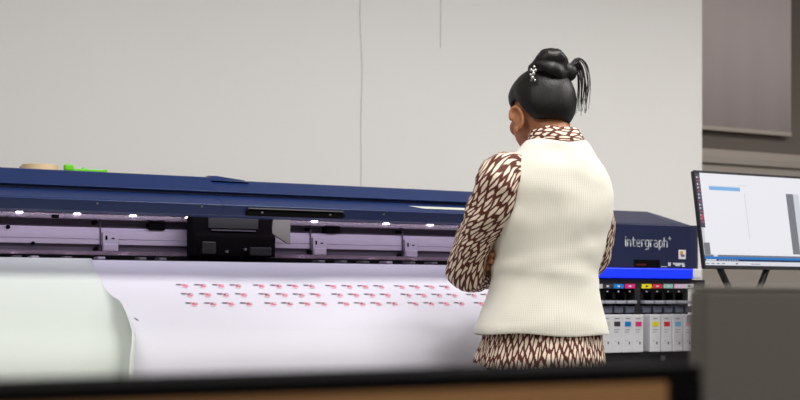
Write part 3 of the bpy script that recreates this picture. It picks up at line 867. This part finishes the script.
HC = Vector((0.0, 0.022, 1.490)); HM = Matrix.Rotation(math.radians(6), 3, 'Z') @ Matrix.Rotation(math.radians(-14), 3, 'X') @ Matrix.Rotation(math.radians(4), 3, 'Y')
def hp(x, y, z): return HC + HM @ Vector((x, y, z))
body = bmesh.new()
ellipsoid(body, hp(0, -.010, .022), (.077, .094, .084), HM)
ellipsoid(body, hp(0, .026, -.034), (.064, .066, .088), HM)
ellipsoid(body, hp(0, .014, -.060), (.058, .058, .050), HM)
ellipsoid(body, hp(0, .060, -.104), (.028, .026, .022), HM)
ellipsoid(body, hp(0, .072, .035), (.050, .022, .030), HM)
for s in (-1, 1):
    ellipsoid(body, hp(s*.036, .062, -.032), (.024, .026, .026), HM)           # cheek
    ellipsoid(body, hp(s*.031, .081, .016), (.020, .010, .007), HM)            # brow
    em_ = HM @ Matrix.Rotation(-s*0.45, 3, 'Z') @ Matrix.Rotation(-0.2, 3, 'X')
    ellipsoid(body, hp(s*.079, -.006, -.038), (.006, .019, .031), em_)          # ear: bowl, rim, lobe
    ec = hp(s*.085, -.010, -.038)
    tube(body, [tuple(ec + em_ @ Vector((s*.002*math.sin(a_), .019*math.cos(a_), .032*math.sin(a_)))) + (.0058,) for a_ in [0.2+k*0.36 for k in range(13)]], 10)
    ellipsoid(body, hp(s*.081, .000, -.070), (.007, .010, .011), em_)
tube(body, [tuple(hp(0, .086, .008))+(.007,), tuple(hp(0, .098, -.016))+(.009,), tuple(hp(0, .104, -.030))+(.012,)], 12)
for s in (-1, 1): ellipsoid(body, hp(s*.010, .096, -.033), (.009, .010, .008), HM)
ellipsoid(body, hp(0, .090, -.058), (.022, .009, .006), HM); ellipsoid(body, hp(0, .088, -.068), (.019, .010, .007), HM)
tube(body, [(.014, -.035, 1.30, .062), (.016, -.040, 1.36, .057), (.012, -.032, 1.41, .055), (.003, -.008, 1.46, .056)], 20)
# torso and limbs (slimmer than the clothes)
T = [(.80, 0, 0, .150, .105, .10), (.90, 0, 0, .155, .11, .10), (1.0, 0, 0, .130, .098, .095), (1.1, .006, 0, .128, .105, .105), (1.22, 0, -.005, .150, .108, .105), (1.30, .008, -.02, .122, .080, .075), (1.345, .014, -.03, .075, .055, .05)]
loft(body, T, 32, cap0=True, cap1=True)
LS, LE, LW = (-.158, -.022, 1.305), (-.212, .075, 1.035), (.020, .165, 1.035)
RS, RE, RW = (.150, .020, 1.275), (.205, .105, 1.055), (-.045, .200, 1.105)
tube(body, [(-.10, -.012, 1.30, .048)] + [LS+(.046,), tuple((a+c)/2 for a, c in zip(LS, LE))+(.040,), LE+(.036,)], 16)
tube(body, [LE+(.036,), tuple((a+c)/2 for a, c in zip(LE, LW))+(.031,), LW+(.023,)], 16)
tube(body, [(.10, 0, 1.28, .046)] + [RS+(.046,), tuple((a+c)/2 for a, c in zip(RS, RE))+(.040,), RE+(.036,)], 16)
tube(body, [RE+(.036,), tuple((a+c)/2 for a, c in zip(RE, RW))+(.031,), RW+(.023,)], 16)
# right hand: palm in front, fingers wrapped back round the inside of the left elbow
ellipsoid(body, (-.092, .187, 1.090), (.040, .016, .036), Matrix.Rotation(0.5, 3, 'Z'))
for k, (dz, ln) in enumerate(((.024, .92), (.006, 1.0), (-.012, .97), (-.029, .80))):
    p0 = (-.112, .178, 1.088+dz*.8, .0095); p1 = (-.143, .148, 1.082+dz, .0092)
    p2 = (-.151, .148-.046*ln, 1.078+dz, .0090); p3 = (-.154, .148-.095*ln, 1.074+dz, .0088)
    p4 = (-.157, .148-.145*ln, 1.070+dz*1.05, .0080)
    tube(body, [p0, p1, p2, p3, p4], 10)
tube(body, [(-.070, .190, 1.128, .012), (-.092, .188, 1.150, .0105), (-.115, .176, 1.160, .009)], 10)
# left hand tucked under the right arm
ellipsoid(body, (.068, .158, 1.040), (.042, .016, .034), Matrix.Rotation(-0.25, 3, 'Z'))
for k, (dz, ln) in enumerate(((.022, .92), (.006, 1.0), (-.011, .96), (-.027, .78))):
    tube(body, [(.090, .154, 1.040+dz*.8, .0092), (.120, .146, 1.040+dz, .0090), (.120+.035*ln, .132, 1.040+dz, .0084), (.120+.058*ln, .114, 1.041+dz, .0072)], 10)
tube(body, [(.045, .160, 1.066, .012), (.066, .156, 1.086, .010), (.086, .148, 1.096, .0085)], 10)
# legs and feet
for s in (-1, 1):
    tube(body, [(s*.080, 0, .86, .080), (s*.085, .005, .65, .066), (s*.088, .010, .46, .048), (s*.090, -.005, .30, .046), (s*.092, -.015, .10, .032)], 20)
    tube(body, [(s*.092, -.03, .055, .034), (s*.098, .05, .045, .034), (s*.106, .13, .035, .026)], 14)
bo = plink('body', body, M_skin)
remesh(bo, 0.0034, 3)
for s in (-1, 1):
    b = bmesh.new(); ellipsoid(b, hp(s*.030, .0785, -.001), (.012, .011, .0095), HM, 16, 10); e_ = plink('eye', b, M_eye)
    b = bmesh.new(); ellipsoid(b, hp(s*.030, .0875, -.002), (.005, .0035, .005), HM, 12, 8); plink('iris', b, M_hair, parent=e_)

# trousers and shoes
b = bmesh.new()
loft(b, [(.80, 0, 0, .168, .125, .115), (.90, 0, 0, .168, .124, .115)], 32, cap0=True, cap1=True)
for s in (-1, 1):
    tube(b, [(s*.078, 0, .85, .090), (s*.085, .005, .65, .080), (s*.088, .008, .46, .066), (s*.090, -.002, .30, .062), (s*.092, -.010, .10, .056)], 24, round_ends=False)
tr_ = plink('trousers', b, M_trouser); remesh(tr_, 0.008, 3)
for s in (-1, 1):
    b = bmesh.new(); tube(b, [(s*.092, -.045, .046, .040), (s*.097, .02, .045, .044), (s*.103, .09, .040, .039), (s*.108, .15, .034, .030)], 18)
    for v in b.verts: v.co.z = max(v.co.z, 0.001)
    plink('shoe', b, M_shoe)

# blouse: tail, sleeves, collar
b = bmesh.new(); uvl = b.loops.layers.uv.new('UVMap')
def tailfn(q, a, i):
    k = (0.90-q.z)/0.13
    wv = math.sin(a*9+0.6)*0.5 + math.sin(a*17+1.1)*0.35
    m = 1 + 0.030*wv*max(0, k)
    z = q.z
    if i >= 5: z += 0.006*math.sin(a*3+.4) + (0.010 if i == 6 else 0.004)*math.sin(a*2+2.0)
    return Vector((q.x*m, q.y*m, z))
loft(b, [(.93, 0, 0, .158, .120, .112), (.90, 0, 0, .167, .126, .118), (.87, 0, 0, .174, .132, .124), (.845, -.002, 0, .178, .136, .128), (.82, -.005, 0, .184, .141, .133), (.795, -.008, 0, .190, .146, .138), (.766, -.010, 0, .195, .150, .142)], 96, uvl=uvl, fn=tailfn)
for f in b.faces:
    for lp in f.loops: lp[uvl].uv = (lp[uvl].uv[0]*1.05, lp[uvl].uv[1])
bl = plink('blouse', b, M_dashv)
so = bl.modifiers.new('thickness', 'SOLIDIFY'); so.thickness = 0.0015

def sleeve(name, pts, wob, twist):
    b = bmesh.new(); uvl = b.loops.layers.uv.new('UVMap')
    tube(b, catmull(pts, 9), 40, round_ends=True, wob=wob, wobs=17, uvl=uvl, ref=(0, 1, 0))
    for v in b.verts:
        q = v.co; v.co += Vector((noise.noise(q*40), noise.noise(q*40+Vector((9, 0, 0))), noise.noise(q*40+Vector((0, 9, 0)))))*0.003
    o = plink(name, b, M_dash, parent=bl)
    return o
sleeve('sleeve', [(-.095, -.022, 1.300, .050), (-.132, -.036, 1.300, .064), (-.152, -.040, 1.270, .069), (-.171, -.020, 1.20, .066), (-.197, .032, 1.12, .056), (-.203, .062, 1.060, .056),
                  (-.190, .090, 1.028, .056), (-.135, .128, 1.030, .048), (-.06, .152, 1.034, .042), (.01, .163, 1.035, .034)], 0.012, 0)
sleeve('sleeve', [(.085, .010, 1.280, .040), (.118, .022, 1.275, .050), (.150, .034, 1.250, .053), (.192, .043, 1.20, .055), (.207, .076, 1.12, .055), (.206, .106, 1.065, .053),
                  (.175, .128, 1.055, .050), (.11, .165, 1.075, .044), (.03, .190, 1.095, .040), (-.035, .200, 1.104, .034)], 0.010, 0)
b = bmesh.new(); uvl = b.loops.layers.uv.new('UVMap')
def colfn(q, a, i):
    f = math.sin(a)       # +1 front, -1 back
    q.z -= 0.030*max(0, f) + 0.010*(f+1)/2
    q.z += 0.002*math.sin(a*5)
    return q
loft(b, [(1.370, .019, -.044, .080, .070, .075), (1.392, .019, -.044, .086, .071, .080), (1.410, .018, -.042, .081, .067, .078), (1.424, .017, -.039, .075, .063, .074), (1.430, .016, -.038, .070, .060, .070), (1.427, .016, -.037, .066, .057, .068), (1.40, .016, -.038, .066, .058, .068), (1.36, .017, -.038, .068, .062, .068)], 64, uvl=uvl, fn=colfn)
for f in b.faces:
    for lp in f.loops: lp[uvl].uv = (lp[uvl].uv[0]*0.5, lp[uvl].uv[1])
plink('collar', b, M_dashh, parent=bl)

# vest
b = bmesh.new(); uvl = b.loops.layers.uv.new('UVMap')
VR = [(.855, -.003, 0, .190, .142, .134), (.861, -.003, 0, .191, .143, .135), (.882, -.003, 0, .186, .141, .133), (.93, -.002, 0, .172, .131, .124), (1.0, .003, 0, .151, .121, .116), (1.03, .008, 0, .148, .121, .118), (1.07, .013, 0, .155, .123, .12), (1.12, .014, 0, .166, .127, .123),
      (1.17, .015, -.002, .180, .130, .122), (1.21, .017, -.004, .183, .130, .12), (1.25, .020, -.012, .178, .124, .112), (1.29, .020, -.020, .163, .112, .095), (1.32, .020, -.028, .145, .099, .08), (1.345, .020, -.034, .125, .086, .07), (1.364, .020, -.037, .109, .078, .068), (1.380, .020, -.040, .097, .073, .066), (1.393, .020, -.042, .085, .067, .064)]
VR2 = [tuple(q) for q in catmull(VR, 3)]
def vestfn(q, a, i):
    n = noise.noise(Vector((q.x*6, q.y*6, q.z*11+3)))*0.006 + noise.noise(Vector((q.x*16, q.y*16, q.z*22)))*0.0025
    fold = 0.004*math.exp(-((q.z-1.02+0.12*q.x)/0.02)**2) + 0.003*math.exp(-((q.z-1.075-0.2*q.x)/0.016)**2)
    d = Vector((q.x, q.y, 0)).normalized()
    z = q.z
    if q.z < 0.88: z += 0.004*math.sin(a*2.0+0.5)+0.0025*math.sin(a*5)
    return Vector((q.x, q.y, z)) + d*(n + (fold if math.sin(a) < 0.3 else 0))
loft(b, VR2, 96, uvl=uvl, fn=vestfn, p=2.25)
vs_ = plink('vest', b, M_knit)
so = vs_.modifiers.new('thickness', 'SOLIDIFY'); so.thickness = 0.003; so.offset = 1

# hair
HO = Vector((0, -.012, .018)); HR = (.092, .112, .102)
def lim(ph):
    """polar limit of the hair for azimuth ph (0 = right ear, pi/2 = face)"""
    f = math.sin(ph)
    keys = [(-1.0, 2.60), (-.75, 2.58), (-.5, 2.42), (-.25, 1.98), (-.05, 1.60), (0.1, 1.56), (.35, 1.68), (.6, 1.36), (1.0, 0.98)]
    for (a, u), (c, v) in zip(keys[:-1], keys[1:]):
        if f <= c: return u+(v-u)*(f-a)/(c-a)
    return keys[-1][1]
b = bmesh.new(); NU, NV = 72, 26
top = b.verts.new(hp(*(HO+Vector((0, 0, HR[2])))))
rows = []
for j in range(1, NV+3):
    row = []
    for i in range(NU):
        ph = 2*PI*i/NU; L_ = lim(ph)
        th = L_*min(j, NV)/NV; k = 1.0
        if j >= NV-5: k = 1-0.012*(j-NV+5)
        if j == NV: k = 0.930
        if j > NV: th = L_*(1-0.03*(j-NV)); k = 0.84
        sh = math.sin(th)
        if th > PI/2: sh += (1-sh)*0.5*max(0, min(1, -math.sin(ph)*1.6))
        nz = 1+0.012*noise.noise(Vector((ph*6, th*1.5, 0)))*math.sin(th)
        p = HO + Vector((HR[0]*sh*math.cos(ph), HR[1]*sh*math.sin(ph), HR[2]*math.cos(th)))*k*nz
        row.append(b.verts.new(hp(*p)))
    rows.append(row)
for i in range(NU):
    k = (i+1) % NU
    b.faces.new((top, rows[0][i], rows[0][k]))
    for j in range(len(rows)-1): b.faces.new((rows[j][i], rows[j+1][i], rows[j+1][k], rows[j][k]))
ha = plink('hair', b, M_hair)
# bun: coiled ropes round a core
b = bmesh.new(); BC = Vector((.002, -.040, 1.608))
ellipsoid(b, BC, (.048, .048, .046))
for (tz, r, rr, ph0, tx_) in ((-.016, .038, .022, 0.3, .2), (.008, .036, .021, 2.0, -.25), (.024, .020, .021, 4.0, .3)):
    pts = []
    Rm = Matrix.Rotation(tx_, 3, 'X') @ Matrix.Rotation(tx_*0.8, 3, 'Y')
    for k in range(22):
        a = ph0+k*2*PI/20
        pts.append(tuple(BC + Rm @ Vector((r*math.cos(a), r*math.sin(a), tz+0.006*math.sin(a*2))))+(rr*(0.9+0.12*math.sin(a*3)),))
    tube(b, pts, 14, wob=0.004, wobs=60)
ellipsoid(b, BC+Vector((.055, -.01, -.018)), (.022, .022, .026))
remesh(plink('bun', b, M_hair, parent=ha), 0.004, 2)
for k in range(26):
    b = bmesh.new()
    j = random.uniform(-1, 1); j2 = random.uniform(-1, 1); ln = random.uniform(.65, 1.0)
    p0 = BC + Vector((.052+.004*j, -.015+.010*j2, -.006+.008*j))
    out = .042+.014*j
    pts = [tuple(p0)+(.0016,), tuple(p0+Vector((out*.45, -.004, .018+.006*j2)))+(.0015,), tuple(p0+Vector((out*.95, -.006*j2, .002+.006*j2)))+(.0014,),
           tuple(p0+Vector((out*1.12, -.004, -.055*ln)))+(.0011,), tuple(p0+Vector((out*1.05-.006*j2, 0, -.135*ln)))+(.0006,)]
    tube(b, catmull(pts, 5), 6, round_ends=False)
    plink('hair_strand', b, M_hair, parent=ha)
b = bmesh.new()
cc = Vector((-.066, -.068, 1.574))
for dx, dz, r in ((0, 0, .006), (-.007, .009, .005), (.006, .010, .005), (-.003, -.011, .006), (.004, -.018, .004), (-.009, -.003, .004), (.002, .019, .004)):
    ellipsoid(b, cc+Vector((dx, -.004, dz)), (r, r*.7, r), None, 10, 6)
cyl(b, cc+Vector((-.006, 0, -.020)), cc+Vector((.004, 0, .020)), .003, seg=8)
tag(plink('hair_clip', b, M_clip, parent=ha), 'small silver beaded hair clip')

# ------------------------------------------------------------------ lights
def area(name, loc, rot, sx, sy, power, c=(1, 1, 1), spread=None):
    l = bpy.data.lights.new(name, 'AREA'); l.shape = 'RECTANGLE'; l.size = sx; l.size_y = sy; l.energy = power; l.color = c
    if spread: l.spread = spread
    o = bpy.data.objects.new(name, l); COL.objects.link(o); o.location = loc; o.rotation_euler = rot
    return o
for lx, ly, pw in ((-0.4, 2.1, 32), (1.9, 2.1, 50), (4.2, 2.1, 68), (-0.6, -0.2, 25), (1.8, 0.0, 28), (4.0, 0.0, 24)):
    area('ceiling_light', (lx, ly, 2.97), (0, 0, 0), 1.2, 0.6, pw, (1, .97, .935))
area('slot_light', ((IX0+IX1)/2+0.3, 3.50, H+.305), (math.radians(35), 0, 0), 2.3, 0.04, 3.2, (.90, .83, 1.0))
w = bpy.data.worlds.new('World'); S.world = w; w.use_nodes = True
w.node_tree.nodes['Background'].inputs['Color'].default_value = (0.5, 0.5, 0.5, 1)
w.node_tree.nodes['Background'].inputs['Strength'].default_value = 0.2

# ------------------------------------------------------------------ camera
cd = bpy.data.cameras.new('camera'); cam = bpy.data.objects.new('camera', cd); COL.objects.link(cam)
cam.location = (0, 0, H); cam.rotation_euler = (math.radians(90), 0, -math.atan2(SA, CA))
cd.sensor_width = 36; cd.lens = 36*F/800; cd.shift_y = 0.125; cd.clip_start = 0.05
cd.dof.use_dof = True; cd.dof.focus_distance = 3.55; cd.dof.aperture_fstop = 2.8
S.camera = cam
S.view_settings.view_transform = 'Standard'; S.view_settings.look = 'None'
S.view_settings.exposure = 0.0; S.view_settings.gamma = 1.0; S.view_settings.use_curve_mapping = False
